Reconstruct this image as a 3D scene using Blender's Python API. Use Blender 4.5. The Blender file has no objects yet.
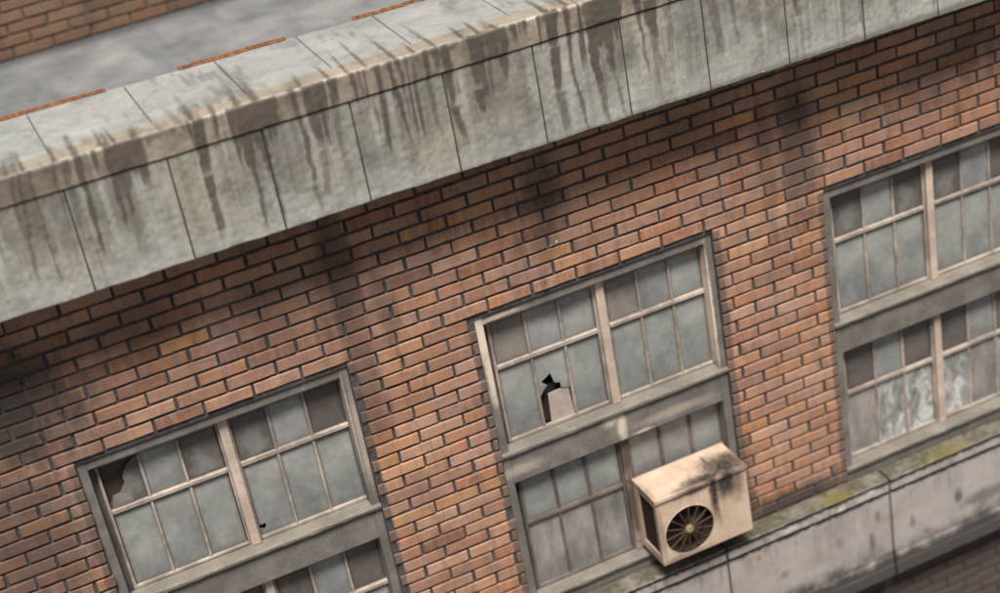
import bpy, bmesh, math, random
import numpy as np
from mathutils import Matrix, Vector
random.seed(23)
scene = bpy.context.scene
COL = scene.collection

# ------------------------------------------------------------------ helpers
def link(o, parent=None):
    COL.objects.link(o)
    if parent:
        o.parent = parent
        o.matrix_parent_inverse = WORLD[parent.name].inverted()
    WORLD[o.name] = Matrix.Translation(o.location)
    return o
WORLD = {}

def empty(name, loc, label, cat, group=None):
    o = bpy.data.objects.new(name, None)
    o.location = loc
    o.empty_display_size = 0.2
    link(o)
    o['label'] = label; o['category'] = cat
    if group: o['group'] = group
    return o

def mesh_obj(name, bm, mats, parent=None, smooth=False):
    me = bpy.data.meshes.new(name)
    bm.normal_update()
    bm.to_mesh(me); bm.free()
    if not isinstance(mats, (list, tuple)): mats = [mats]
    for m in mats: me.materials.append(m)
    if smooth:
        for p in me.polygons: p.use_smooth = True
    return link(bpy.data.objects.new(name, me), parent)

def tag(o, label, cat, group=None):
    o['label'] = label; o['category'] = cat
    if group: o['group'] = group

def box(bm, x0, x1, y0, y1, z0, z1, bev=0.0, mat=0, seg=1, jit=0.0):
    b = bmesh.new()
    bmesh.ops.create_cube(b, size=1)
    for v in b.verts:
        v.co = Vector(((x0 + x1) / 2 + v.co.x * (x1 - x0), (y0 + y1) / 2 + v.co.y * (y1 - y0), (z0 + z1) / 2 + v.co.z * (z1 - z0)))
        if jit: v.co += Vector([random.uniform(-jit, jit) for _ in range(3)])
    if bev > 0:
        bmesh.ops.bevel(b, geom=list(b.edges), offset=bev, segments=seg, affect='EDGES', profile=0.5)
    add(bm, b, mat)

def add(bm, b, mat=0):
    b.verts.index_update()
    vs = [bm.verts.new(v.co) for v in b.verts]
    for f in b.faces:
        try:
            nf = bm.faces.new([vs[v.index] for v in f.verts]); nf.material_index = mat; nf.smooth = f.smooth
        except ValueError: pass
    b.free()

def prism(bm, prof, x0, x1, mat=0):
    """closed (y,z) profile swept along x"""
    a = [bm.verts.new((x0, y, z)) for y, z in prof]
    c = [bm.verts.new((x1, y, z)) for y, z in prof]
    n = len(prof)
    fs = [bm.faces.new((a[i], a[(i + 1) % n], c[(i + 1) % n], c[i])) for i in range(n)]
    fs += [bm.faces.new(a[::-1]), bm.faces.new(c)]
    for f in fs: f.material_index = mat
    bmesh.ops.recalc_face_normals(bm, faces=fs)

# value noise on numpy arrays
def _h(i, j, s):
    n = (i * 374761393 + j * 668265263 + s * 1274126177) & 0xffffffff
    n = ((n ^ (n >> 13)) * 1274126177) & 0xffffffff
    return ((n ^ (n >> 16)) & 0xffff) / 65535.0
def vnoise(x, y, s=0):
    x = np.asarray(x, float); y = np.asarray(y, float)
    i = np.floor(x).astype(np.int64); j = np.floor(y).astype(np.int64)
    u = x - i; v = y - j; u = u * u * (3 - 2 * u); v = v * v * (3 - 2 * v)
    return ((_h(i, j, s) * (1 - u) + _h(i + 1, j, s) * u) * (1 - v) + (_h(i, j + 1, s) * (1 - u) + _h(i + 1, j + 1, s) * u) * v)
def sstep(a, b, t):
    t = np.clip((t - a) / (b - a), 0, 1); return t * t * (3 - 2 * t)

# ------------------------------------------------------------------ materials
class Mat:
    def __init__(s, name):
        s.m = bpy.data.materials.new(name); s.m.use_nodes = True
        s.nt = s.m.node_tree; s.n = s.nt.nodes; s.l = s.nt.links
        s.b = s.n['Principled BSDF']
        s.b.inputs['Roughness'].default_value = 0.9
        s.pos = s.n.new('ShaderNodeNewGeometry').outputs['Position']
    def put(s, inp, v):
        if v is None: return
        if isinstance(v, bpy.types.NodeSocket): s.l.new(v, inp)
        elif isinstance(v, (tuple, list)) and inp.type == 'RGBA' and len(v) == 3: inp.default_value = (*v, 1)
        else: inp.default_value = v
    def scale(s, sx, sy, sz, off=(0, 0, 0), vec=None):
        n = s.n.new('ShaderNodeMapping'); s.l.new(vec or s.pos, n.inputs[0])
        n.inputs['Scale'].default_value = (sx, sy, sz); n.inputs['Location'].default_value = off
        return n.outputs[0]
    def noise(s, sc, det=4, ro=0.6, vec=None, dist=0.0):
        n = s.n.new('ShaderNodeTexNoise'); s.l.new(vec or s.pos, n.inputs['Vector'])
        n.inputs['Scale'].default_value = sc; n.inputs['Detail'].default_value = det
        n.inputs['Roughness'].default_value = ro; n.inputs['Distortion'].default_value = dist
        return n.outputs['Fac']
    def ramp(s, f, stops, interp='LINEAR'):
        n = s.n.new('ShaderNodeValToRGB'); s.l.new(f, n.inputs[0]); cr = n.color_ramp; cr.interpolation = interp
        while len(cr.elements) < len(stops): cr.elements.new(0.5)
        for e, (p, c) in zip(cr.elements, stops):
            e.position = p; e.color = (*c, 1) if isinstance(c, (tuple, list)) else (c, c, c, 1)
        return n.outputs[0]
    def mix(s, f, a, b, mode='MIX'):
        n = s.n.new('ShaderNodeMix'); n.data_type = 'RGBA'; n.blend_type = mode
        s.put(n.inputs[0], f); s.put(n.inputs[6], a); s.put(n.inputs[7], b)
        return n.outputs[2]
    def math(s, op, a, b=None, c=None, clamp=False):
        n = s.n.new('ShaderNodeMath'); n.operation = op; n.use_clamp = clamp
        for i, v in enumerate((a, b, c)): s.put(n.inputs[i], v)
        return n.outputs[0]
    def rng(s, v, a, b, c=0.0, d=1.0):
        n = s.n.new('ShaderNodeMapRange'); n.interpolation_type = 'SMOOTHSTEP'
        s.put(n.inputs[0], v)
        for i, q in enumerate((a, b, c, d)): n.inputs[i + 1].default_value = q
        return n.outputs[0]
    def attr(s, name):
        n = s.n.new('ShaderNodeAttribute'); n.attribute_name = name; return n.outputs['Fac']
    def xyz(s, vec=None):
        n = s.n.new('ShaderNodeSeparateXYZ'); s.l.new(vec or s.pos, n.inputs[0]); return n.outputs
    def blob(s, c, r, wob=None):
        """soft ellipsoidal mark at world point c with radii r"""
        n = s.n.new('ShaderNodeVectorMath'); n.operation = 'SUBTRACT'; s.l.new(s.pos, n.inputs[0]); n.inputs[1].default_value = c
        k = s.n.new('ShaderNodeVectorMath'); k.operation = 'DIVIDE'; s.l.new(n.outputs[0], k.inputs[0]); k.inputs[1].default_value = r
        e = s.n.new('ShaderNodeVectorMath'); e.operation = 'LENGTH'; s.l.new(k.outputs[0], e.inputs[0])
        d = e.outputs['Value']
        if wob is not None: d = s.math('ADD', d, s.math('MULTIPLY', s.math('SUBTRACT', wob, 0.5), 1.1))
        return s.rng(d, 1.2, 0.30)
    def blobs(s, lst, wob=None):
        o = None
        for c, r, st in lst:
            b = s.math('MULTIPLY', s.blob(c, r, wob), st)
            o = b if o is None else s.math('MAXIMUM', o, b)
        return o
    def out(s, col, rough=None, bump=None, dist=0.004, stren=0.5, spec=None):
        s.put(s.b.inputs['Base Color'], col); s.put(s.b.inputs['Roughness'], rough)
        if spec is not None: s.b.inputs['Specular IOR Level'].default_value = spec
        if bump is not None:
            n = s.n.new('ShaderNodeBump'); n.inputs['Strength'].default_value = stren; n.inputs['Distance'].default_value = dist
            s.l.new(bump, n.inputs['Height']); s.l.new(n.outputs[0], s.b.inputs['Normal'])
        return s.m

WIN_D = 2.9946
def wall_dirt_shade(m):
    wob = m.noise(1, 5, .68, m.scale(10, 10, 3))
    return m.blobs([((-1.9, 0, .72), (.17, 1, .85), .75), ((-1.89, 0, -.15), (.17, 1, .75), .6),
                    ((1.80, 0, .45), (.22, 1, .8), .68), ((1.52, 0, .3), (.12, 1, .7), .5), ((-.30, 0, .80), (.2, 1, .42), .68), ((-.33, 0, .45), (.16, 1, .3), .5),
                    ((-4.3, 0, .55), (.7, 1, .7), .95), ((-4.45, 0, -.4), (.55, 1, 1.1), .7), ((-3.4, 0, .85), (.5, 1, .3), .45), ((-3.8,0,.2),(.25,1,.3),.4),
                    ((1.45, 0, -2.72), (.7, 1, .20), .95), ((1.02, 0, -2.55), (.10, 1, .35), .85), ((3.0, 0, .62), (.35, 1, .3), .35), ((.9, 0, .95), (.35, 1, .25), .4)], wob)  # low marks here put shade beside the air conditioner into the brick colour

def mk_brick(name, back=False):
    m = Mat(name)
    t = m.attr('tint'); u = m.attr('tone')
    c = m.ramp(t, [(0, (.22, .095, .055)), (.12, (.36, .168, .092)), (.30, (.42, .23, .158)), (.46, (.44, .195, .090)), (.62, (.37, .165, .098)), (.78, (.49, .275, .185)), (.92, (.53, .25, .092)), (1, (.28, .16, .118))])
    fine = m.noise(55, 6, .7); mid = m.noise(9, 4, .6); strk = m.noise(1.0, 4, .6, m.scale(26, 8, 3))
    c = m.mix(m.rng(strk, .42, .70, 0, .42), c, (.43, .31, .24))
    c = m.mix(m.rng(m.noise(1, 4, .6, m.scale(17, 8, 4, (3, 1, 2))), .48, .66, 0, .5), c, (.20, .135, .115))
    c = m.mix(m.rng(m.noise(2.4, 5, .65, m.scale(1, 1, 1, (8, 5, 2))), .50, .64, 0, .38), c, (.30, .22, .20))
    c = m.mix(m.rng(mid, .52, .78, 0, .32), c, (.34, .165, .074))
    c = m.mix(m.rng(m.noise(13, 5, .7), .55, .74, 0, .55), c, (.12, .068, .054))
    c = m.mix(m.rng(fine, .36, .6, .22, 0), c, (.08, .048, .038))
    c = m.mix(m.rng(m.noise(60, 4, .65), .60, .72, 0, .28), c, (.40, .33, .28))
    c = m.mix(m.math('MULTIPLY', u, .30), c, (.12, .078, .066))
    c = m.mix(m.rng(m.attr('haze'), .6, 1, 0, .30), c, (.50, .32, .225))
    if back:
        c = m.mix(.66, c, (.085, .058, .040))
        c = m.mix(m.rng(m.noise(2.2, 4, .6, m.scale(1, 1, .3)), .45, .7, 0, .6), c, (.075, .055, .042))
    else:
        d = wall_dirt_shade(m); z_ = m.xyz()[2]
        big = m.math('MAXIMUM', m.rng(m.noise(1.1, 4, .6), .5, .75, 0, .38), m.rng(m.noise(1, 5, .66, m.scale(2.6, 2, .75, (5, 1, 3))), .50, .70, 0, .55))
        c = m.mix(m.rng(m.noise(.9, 5, .62, m.scale(1, 1, 1, (4, 2, 7))), .46, .64, 0, .30), c, (.25, .155, .115))
        c = m.mix(m.math('MAXIMUM', d, big), c, (.050, .040, .037))
        c = m.mix(m.rng(m.math('ADD', z_, m.math('MULTIPLY', m.noise(5, 4, .6), .2)), -3.5, -3.6, 0, .9), c, (.028, .019, .017))  # shade and soot below the ledge, painted into the brick
        # grime worked into the brick ends beside the window frames
        x, y, z = m.xyz()
        w = m.n.new('ShaderNodeMath'); w.operation = 'WRAP'; m.l.new(x, w.inputs[0]); w.inputs[1].default_value = WIN_D / 2; w.inputs[2].default_value = -WIN_D / 2
        dx = m.math('SUBTRACT', m.math('ABSOLUTE', w.outputs[0]), 1.0)
        dx = m.math('ADD', dx, m.math('MULTIPLY', m.math('SUBTRACT', m.noise(11, 4, .7), .5), .075))
        e = m.math('MULTIPLY', m.rng(dx, .068, .046), m.math('MULTIPLY', m.rng(z, .03, -.01), m.rng(m.math('ABSOLUTE', x), 4.2, 4.1)))
        c = m.mix(m.math('MULTIPLY', e, .72), c, (.085, .068, .060))
        c = m.mix(m.blobs([((-.325, 0, .372), (.017, .1, .011), 1), ((-.265, 0, .39), (.014, .1, .014), 1), ((-.30,0,.36),(.008,.1,.006),1)]), c, (.62, .55, .47))
    h = m.math('ADD', m.noise(70, 6, .75), m.math('MULTIPLY', m.noise(18, 3, .6), 1.2))
    return m.out(c, .92, h, .005, .38, .25)

def mk_mortar():
    m = Mat('dark mortar')
    c = m.ramp(m.noise(20, 5, .7), [(.3, (.030, .028, .029)), (.7, (.092, .086, .086))])
    c = m.mix(m.rng(m.noise(2, 3, .5), .5, .72, 0, .5), c, (.11, .105, .10))
    return m.out(c, .95, m.noise(60, 5, .7), .006, .6, .2)

STAIN = (.10, .085, .072)
def mk_concrete(name, kind):
    m = Mat(name)
    n1 = m.noise(3.2, 7, .68, dist=.4); n2 = m.noise(14, 6, .7); n3 = m.noise(70, 4, .7)
    if kind == 'panel':
        c = m.ramp(n1, [(.28, (.165, .160, .143)), (.42, (.24, .233, .206)), (.56, (.31, .302, .266)), (.72, (.385, .378, .34))])
        c = m.mix(m.rng(m.noise(1.7, 5, .6), .47, .68, 0, .6), c, (.30, .275, .195))
        c = m.mix(m.rng(m.noise(7, 6, .72, dist=.8), .53, .66, 0, .5), c, (.15, .15, .135))
        c = m.mix(m.rng(m.noise(2.3, 5, .6, m.scale(1,1,1,(9,3,1))), .54, .7, 0, .5), c, (.30, .32, .325))
        c = m.mix(m.rng(n2, .52, .78, 0, .35), c, (.15, .148, .128))
        vs1 = m.noise(1, 5, .62, m.scale(13, 6, 1.1))
        c = m.mix(m.rng(vs1, .5, .7, 0, .5), c, (.155, .148, .12))
        c = m.mix(m.rng(vs1, .48, .32, 0, .4), c, (.42, .415, .38))
        z = m.xyz()[2]
        zz = m.math('ADD', z, m.math('MULTIPLY', m.math('SUBTRACT', m.noise(5, 5, .65), .5), .55))
        c = m.mix(m.rng(zz, 1.57, 1.39, 0, .32), c, (.36, .375, .37))
        c = m.mix(m.rng(m.math('ADD', z, m.math('MULTIPLY', n2, .03)), 1.40, 1.352, 0, .75), c, (.12, .112, .075))
    elif kind == 'trim':
        c = m.ramp(n1, [(.3, (.15, .125, .098)), (.48, (.245, .205, .158)), (.68, (.32, .275, .22))])
        c = m.mix(m.rng(n2, .5, .75, 0, .5), c, (.17, .15, .115))
        c = m.mix(m.math('MULTIPLY', m.attr('edge'), m.rng(m.noise(9, 4, .6), .35, .6, .45, .95)), c, (.46, .43, .39))
        c = m.mix(m.rng(m.noise(4.5, 4, .6), .6, .75, 0, .5), c, (.16, .15, .07))
    else:
        c = m.ramp(n1, [(.28, (.17, .173, .168)), (.5, (.25, .254, .246)), (.75, (.33, .33, .312))])
        c = m.mix(m.rng(m.noise(1.3, 5, .6), .5, .75, 0, .5), c, (.30, .29, .235))
        c = m.mix(m.rng(n2, .55, .8, 0, .4), c, (.15, .15, .14))
        c = m.mix(m.rng(m.noise(4, 6, .7, dist=.8), .52, .68, 0, .5), c, (.14, .145, .14))
    c = m.mix(m.rng(n3, .36, .54, .16, 0), c, (.12, .115, .10))
    c = m.mix(m.rng(m.noise(30, 3, .5), .70, .76, 0, .6), c, (.50, .49, .45))
    c = m.mix(m.rng(m.noise(24, 2, .5, m.scale(1, 1, 1, (3, 7, 1))), .72, .77, 0, .6), c, (.10, .095, .085))
    st = m.attr('stain')
    st2 = m.rng(m.math('ADD', st, m.math('MULTIPLY', m.math('SUBTRACT', m.noise(38, 4, .7), .5), m.math('MULTIPLY', st, .35))), .03, .80)
    sc = m.mix(m.rng(m.noise(2.4, 3, .5), .42, .6), (.068, .051, .043), (.056, .050, .040))
    c = m.mix(m.math('MULTIPLY', st2, .88), c, sc)
    r = m.rng(st, 0, 1, .88, .72)
    h = m.math('ADD', m.noise(55, 6, .75), m.math('MULTIPLY', m.noise(9, 4, .6), 1.5))
    return m.out(c, r, h, .003, .28, .3)

def mk_core():
    m = Mat('joint dirt'); return m.out(m.ramp(m.noise(30), [(.3, (.02, .02, .018)), (.7, (.05, .048, .042))]), .95)

def mk_ledge():
    m = Mat('sooty cast stone')
    n1 = m.noise(2.6, 7, .66, dist=.5); n2 = m.noise(12, 6, .7)
    c = m.ramp(n1, [(.28, (.235, .205, .19)), (.5, (.33, .292, .272)), (.75, (.41, .368, .342))])
    c = m.mix(m.rng(n2, .52, .78, 0, .35), c, (.16, .142, .132))
    c = m.mix(m.rng(m.noise(1, 5, .6, m.scale(9, 9, 1.2)), .54, .75, 0, .3), c, (.17, .155, .145))
    x, y, z = m.xyz()
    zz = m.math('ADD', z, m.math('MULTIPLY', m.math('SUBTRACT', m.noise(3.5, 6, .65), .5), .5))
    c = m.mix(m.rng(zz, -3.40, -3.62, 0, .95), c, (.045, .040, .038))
    c = m.mix(m.math('MULTIPLY', m.rng(m.noise(6.5, 4, .6), .55, .68), m.rng(z, -2.88, -2.76, .0, .8)), c, (.115, .115, .08))
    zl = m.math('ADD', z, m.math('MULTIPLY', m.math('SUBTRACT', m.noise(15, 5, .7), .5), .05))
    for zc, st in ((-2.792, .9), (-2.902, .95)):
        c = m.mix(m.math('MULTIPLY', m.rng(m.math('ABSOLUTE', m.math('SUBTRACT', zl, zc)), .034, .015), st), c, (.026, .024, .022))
    drip = m.rng(m.noise(1, 4, .65, m.scale(15, 15, 1.2)), .52, .68, 0, .6)
    c = m.mix(m.math('MULTIPLY', drip, m.math('MULTIPLY', m.rng(z, -3.25, -2.92), m.rng(z, -2.80, -2.82))), c, (.10, .09, .085))
    top = m.rng(z, -2.772, -2.758)
    moss = m.math('MULTIPLY', top, m.rng(m.noise(5, 5, .65), .30, .55, .65, 1))
    c = m.mix(moss, c, m.ramp(m.noise(17, 4, .6), [(.3, (.050, .045, .032)), (.55, (.088, .080, .050)), (.75, (.16, .145, .11))]))
    c = m.mix(m.blobs([((1.78, -.2, -2.765), (.22, .2, .03), .85), ((2.9, -.2, -2.765), (.3, .2, .03), .6)], m.noise(8, 4, .6)), c, (.13, .11, .028))
    c = m.mix(m.blobs([((1.8, -.2, -2.86), (.05, .2, .045), 1), ((1.3, -.2, -2.84), (.1, .2, .03), .8), ((2.05, -.2, -2.84), (.12, .2, .04), .6)], m.noise(14, 4, .6)), c, (.52, .49, .45))
    c = m.mix(m.blobs([((2.98, -.2, -3.25), (.055, .2, .09), .85), ((2.5, -.2, -3.3), (.04, .2, .09), .6), ((2.08, -.2, -3.35), (.04, .2, .12), .7), ((2.15, -.2, -3.1), (.035, .2, .1), .6), ((3.25, -.2, -3.35), (.3, .2, .09), .7), ((1.2, -.2, -3.28), (.06, .2, .05), .5), ((1.75, -.2, -3.2), (.05, .2, .08), .4)], m.noise(10, 5, .65)), c, (.085, .075, .07))
    c = m.mix(m.blobs([((.98, -.2, -3.0), (.03, .2, .04), .8)], m.noise(20, 3, .6)), c, (.30, .13, .05))
    h = m.math('ADD', m.noise(50, 6, .75), m.math('MULTIPLY', n2, 1.3))
    return m.out(c, .9, h, .007, .45, .25)

def mk_paint(name, base, dark, light, chips=(), lightamt=.5, moss=0.0, runs=()):
    m = Mat(name)
    n1 = m.noise(4, 6, .66); n2 = m.noise(22, 5, .7)
    c = m.mix(m.rng(n1, .36, .68), dark, base)
    c = m.mix(m.rng(m.noise(1, 5, .6, m.scale(16, 16, 2.5)), .5, .72, 0, .4), c, dark)
    c = m.mix(m.rng(n2, .60, .76, 0, lightamt), c, light)
    c = m.mix(m.rng(m.noise(60, 4, .7), .3, .48, .4, 0), c, tuple(v * .5 for v in dark))
    wob = m.noise(13, 5, .7)
    if chips: c = m.mix(m.blobs(chips, wob), c, light)
    if runs: c = m.mix(m.blobs(runs, wob), c, (.085, .06, .052))
    if moss: c = m.mix(m.rng(m.noise(8, 5, .6), .46, .66, 0, moss), c, (.125, .125, .07))
    return m.out(c, .75, m.math('ADD', m.noise(70, 5, .7), n2), .003, .45, .35)

def mk_glass(name, kind):
    m = Mat(name)
    uvn = m.n.new('ShaderNodeUVMap'); uvn.uv_map = 'pane'
    uv = uvn.outputs[0]
    u, v, _ = m.xyz(uv)
    # distance to the pane's nearest edge (putty and dirt gather there)
    eu = m.math('MINIMUM', u, m.math('SUBTRACT', 1.0, u)); ev = m.math('MINIMUM', v, m.math('SUBTRACT', 1.0, v))
    ed = m.math('MINIMUM', eu, ev)
    ed = m.math('ADD', ed, m.math('MULTIPLY', m.math('SUBTRACT', m.noise(16, 5, .7), .5), .14))
    n1 = m.noise(4.5, 5, .62); n2 = m.noise(17, 5, .7)
    if kind in ('blue', 'clear'):
        k = 1.0 if kind == 'blue' else 1.14
        c = m.ramp(n1, [(.3, (.20 * k, .203 * k, .196 * k)), (.5, (.295 * k, .297 * k, .284 * k)), (.7, (.39 * k, .39 * k, .37 * k))])
        gr = m.math('ADD', v, m.math('MULTIPLY', m.math('SUBTRACT', m.noise(3, 5, .65), .5), 1.2))
        c = m.mix(m.rng(gr, .7, .0, 0, .5), c, (.125, .132, .132))
        c = m.mix(m.rng(m.noise(1, 5, .65, m.scale(9, 9, 2)), .5, .7, 0, .35), c, (.31, .305, .285))
        c = m.mix(m.rng(n2, .50, .70, 0, .4), c, (.22, .21, .19))
        c = m.mix(m.rng(m.noise(30, 4, .7), .60, .72, 0, .35), c, (.14, .13, .12))
        c = m.mix(m.rng(ed, .10, .0, 0, .6), c, (.13, .12, .105))
    elif kind == 'brown':
        c = m.ramp(n1, [(.3, (.095, .083, .077)), (.7, (.165, .147, .137))])
        c = m.mix(m.rng(ed, .12, .02, 0, .6), c, (.07, .052, .046))
    elif kind == 'wiped':
        c = m.ramp(n1, [(.3, (.10, .087, .08)), (.7, (.155, .14, .13))])
        du = m.math('SUBTRACT', u, .5); dv = m.math('SUBTRACT', v, .36)
        d = m.math('SQRT', m.math('ADD', m.math('MULTIPLY', du, du), m.math('MULTIPLY', m.math('MULTIPLY', dv, dv), .8)))
        d = m.math('ADD', d, m.math('MULTIPLY', m.math('SUBTRACT', m.noise(7, 5, .7, dist=.6), .5), 1.1))
        c = m.mix(m.rng(d, .42, .10, 0, .8), c, (.215, .212, .20))
        c = m.mix(m.rng(ed, .08, .02, 0, .6), c, (.07, .055, .05))
    elif kind == 'tan':
        c = m.ramp(n1, [(.3, (.20, .175, .155)), (.7, (.285, .25, .222))])
        c = m.mix(m.rng(ed, .10, .02, 0, .55), c, (.11, .09, .08))
        c = m.mix(m.rng(n2, .6, .72, 0, .4), c, (.13, .11, .10))
    elif kind == 'smear':
        k = m.noise(1.0, 5, .6, m.scale(7, 7, 2.6))
        c = m.ramp(k, [(.3, (.135, .135, .130)), (.48, (.265, .24, .228)), (.62, (.36, .318, .295)), (.78, (.20, .20, .195))])
        c = m.mix(m.rng(v, .34, .0, 0, .55), c, (.13, .14, .138))
    else:  # wrinkled polythene sheet hung behind the glass
        k = m.noise(1.0, 6, .72, m.scale(7, 7, 4), dist=.9)
        c = m.ramp(k, [(.34, (.15, .155, .153)), (.46, (.26, .26, .25)), (.53, (.38, .37, .355)), (.60, (.62, .61, .59)), (.72, (.34, .33, .32))])
    r = m.rng(n1, .3, .7, .16, .42)
    m.out(c, r, m.noise(9, 3, .6), .0015, .3, .5)
    tr = m.n.new('ShaderNodeBsdfTransparent'); tr.inputs[0].default_value = (.8, .84, .82, 1)
    mx = m.n.new('ShaderNodeMixShader'); m.l.new(m.rng(n2, .35, .7, .22, .08), mx.inputs[0])
    m.l.new(m.b.outputs[0], mx.inputs[1]); m.l.new(tr.outputs[0], mx.inputs[2])
    m.l.new(mx.outputs[0], m.n['Material Output'].inputs[0])
    return m.m

def mk_ac():
    m = Mat('aged beige enamel')
    n1 = m.noise(5, 6, .65); n2 = m.noise(28, 5, .7); wob = m.noise(1, 5, .68, m.scale(11, 9, 5))
    c = m.ramp(n1, [(.3, (.40, .295, .215)), (.55, (.51, .385, .29)), (.78, (.60, .47, .365))])
    c = m.mix(m.rng(m.noise(1, 5, .6, m.scale(22, 22, 2.5)), .52, .72, 0, .35), c, (.33, .21, .13))
    c = m.mix(m.rng(n2, .6, .75, 0, .4), c, (.30, .18, .10))
    s = m.blobs([((.74, -.25, -1.90), (.27, .20, .06), 1.0), ((.80, -.16, -1.90), (.12, .09, .05), .9), ((.52, -.31, -1.90), (.28, .09, .04), 1.0), ((.33, -.325, -1.90), (.16, .035, .03), .7), ((.64, -.14, -1.90), (.022, .14, .04), .9),
                 ((.575, -.34, -2.03), (.05, .05, .30), 1.0), ((.69, -.34, -2.0), (.13, .05, .20), 1.0), ((.79, -.34, -2.0), (.07, .05, .22), .6), ((.42, -.34, -1.95), (.22, .05, .06), .8), ((.066, -.2, -2.2), (.03, .2, .4), .45), ((.085, -.34, -2.3), (.02, .05, .3), .3), ((.60, -.34, -2.25), (.012, .05, .2), .45),
                 ((.25, -.34, -2.54), (.3, .05, .03), .35)], wob)
    c = m.mix(m.rng(m.noise(8, 5, .7), .60, .75, 0, .5), c, (.22, .115, .06))
    s = m.math('MULTIPLY', m.math('POWER', s, .75), m.rng(m.noise(34, 4, .65), .2, .55, .72, 1))
    c = m.mix(m.math('MULTIPLY', s, .97), c, (.022, .016, .016))
    return m.out(c, .55, n2, .002, .3, .4)

def simple(name, a, b, sc=20, rough=.8, bump=.003, spec=.3):
    m = Mat(name)
    c = m.ramp(m.noise(sc, 5, .65), [(.3, a), (.7, b)])
    return m.out(c, rough, m.noise(sc * 3, 5, .7), bump, .5, spec)

def mk_roof():
    m = Mat('weathered roof felt')
    c = m.ramp(m.noise(1.4, 6, .62), [(.3, (.095, .097, .097)), (.5, (.165, .167, .165)), (.72, (.25, .25, .245))])
    c = m.mix(m.rng(m.noise(1, 5, .6, m.scale(3.5, .7, 1)), .52, .72, 0, .6), c, (.095, .097, .10))
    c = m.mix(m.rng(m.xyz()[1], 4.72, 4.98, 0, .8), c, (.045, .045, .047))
    c = m.mix(m.rng(m.math('ADD', m.xyz()[1], m.noise(2, 4, .6)), 3.9, 1.4, 0, .75), c, (.36, .36, .352))
    c = m.mix(m.rng(m.math('ADD', m.xyz()[0], m.noise(1.2, 4, .6)), -2.0, -3.4, 0, .5), c, (.085, .087, .092))
    return m.out(c, .85, m.noise(25, 5, .7), .008, .4, .3)

def mk_rust():
    m = Mat('rusty steel')
    c = m.ramp(m.noise(26, 6, .7), [(.28, (.07, .027, .013)), (.5, (.20, .082, .034)), (.75, (.34, .17, .085))])
    c = m.mix(m.rng(m.noise(9, 4, .6), .56, .7, 0, .7), c, (.07, .035, .022))
    return m.out(c, .85, m.noise(60, 5, .7), .004, .6, .3)

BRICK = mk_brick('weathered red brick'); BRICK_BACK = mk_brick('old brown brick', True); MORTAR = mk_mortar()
PANEL = mk_concrete('stained concrete panel', 'panel'); TRIM = mk_concrete('stained sandy trim', 'trim'); COPE = mk_concrete('pale coping concrete', 'cope')
MORTAR_BACK = simple('old brown mortar', (.06, .05, .042), (.12, .10, .085), 9, .95)
CORE = mk_core(); LEDGE = mk_ledge(); ROOF = mk_roof(); RUST = mk_rust(); AC = mk_ac()
FR_CHIPS = []
FRAME = mk_paint('grey window frame paint', (.185, .168, .15), (.115, .104, .094), (.64, .53, .43),
                 chips=[((-.965, 0, -.2), (.075, .2, .26), 1), ((-.95, 0, -.5), (.045, .2, .35), .9), ((-.8, 0, -.05), (.2, .2, .025), .6), ((-.97, 0, -.03), (.05, .2, .05), .9), ((.03, 0, -1.37), (.05, .2, .16), .8), ((-.06, 0, -1.29), (.10, .2, .06), .6), ((.5, 0, -1.42), (.4, .2, .05), .3), ((.931, 0.05, -.65), (.022, .2, .65), 1),
                        ((.2, 0, -1.49), (.10, .2, .02), .6), ((-2.06, 0, -.5), (.012, .2, .5), .5), ((-2.02, 0, -.6), (.03, .2, .5), .4), ((-.85, 0, -1.40), (.25, .2, .06), .35)], lightamt=.35)
SASH = mk_paint('flaking cream sash paint', (.42, .355, .295), (.21, .17, .148), (.60, .52, .44), lightamt=.6)
SASH_DARK = mk_paint('dirty brown sash paint', (.16, .125, .108), (.09, .068, .06), (.30, .245, .20), lightamt=.4)
MULL = mk_paint('faded pink mullion paint', (.56, .44, .36), (.38, .295, .24), (.68, .58, .50), lightamt=.4,
                runs=[((.046, .05, -1.7), (.09, .3, .35), 1), ((.046, .05, -2.2), (.09, .3, .5), 1)])
SILL = mk_paint('mossy sill paint', (.215, .19, .16), (.135, .122, .104), (.44, .38, .32), lightamt=.6, moss=.22)
GLASS = [mk_glass('dusty blue grey glass', 'blue'), mk_glass('pale dusty glass', 'clear'), mk_glass('brown grimed glass', 'brown'),
         mk_glass('half wiped brown glass', 'wiped'), mk_glass('tan painted glass', 'tan'), mk_glass('smeared glass', 'smear'), mk_glass('glass over crumpled polythene', 'poly')]
GI = dict(b=0, c=1, n=2, w=3, t=4, s=5, p=6)
INSIDE = simple('unlit room plaster', (.16, .135, .12), (.25, .215, .19))
CARD = simple('faded pinkish board', (.29, .225, .20), (.39, .32, .285), 9)
ADDED_BACKING = simple('added dark brown backing', (.05, .036, .032), (.10, .075, .066), 7)
BLACKMETAL = simple('oily black metal', (.020, .013, .010), (.045, .029, .021), 25, .6)
GUARD = simple('brown fan guard wire', (.045, .025, .016), (.085, .048, .029), 40, .6)
HUB = simple('yellowed fan hub', (.20, .145, .075), (.33, .245, .14), 20, .6)
DARKSTEEL = simple('rusted dark steel', (.05, .03, .022), (.12, .07, .045), 25, .8)
ASPHALT = simple('street asphalt', (.04, .04, .042), (.075, .073, .07), 6, .9)

# ------------------------------------------------------------------ ground
bm = bmesh.new()
vs = [bm.verts.new(p) for p in ((-400, -400, -7), (400, -400, -7), (400, 400, -7), (-400, 400, -7))]
bm.faces.new(vs)
g = mesh_obj('street', bm, ASPHALT); g['kind'] = 'structure'

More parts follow.
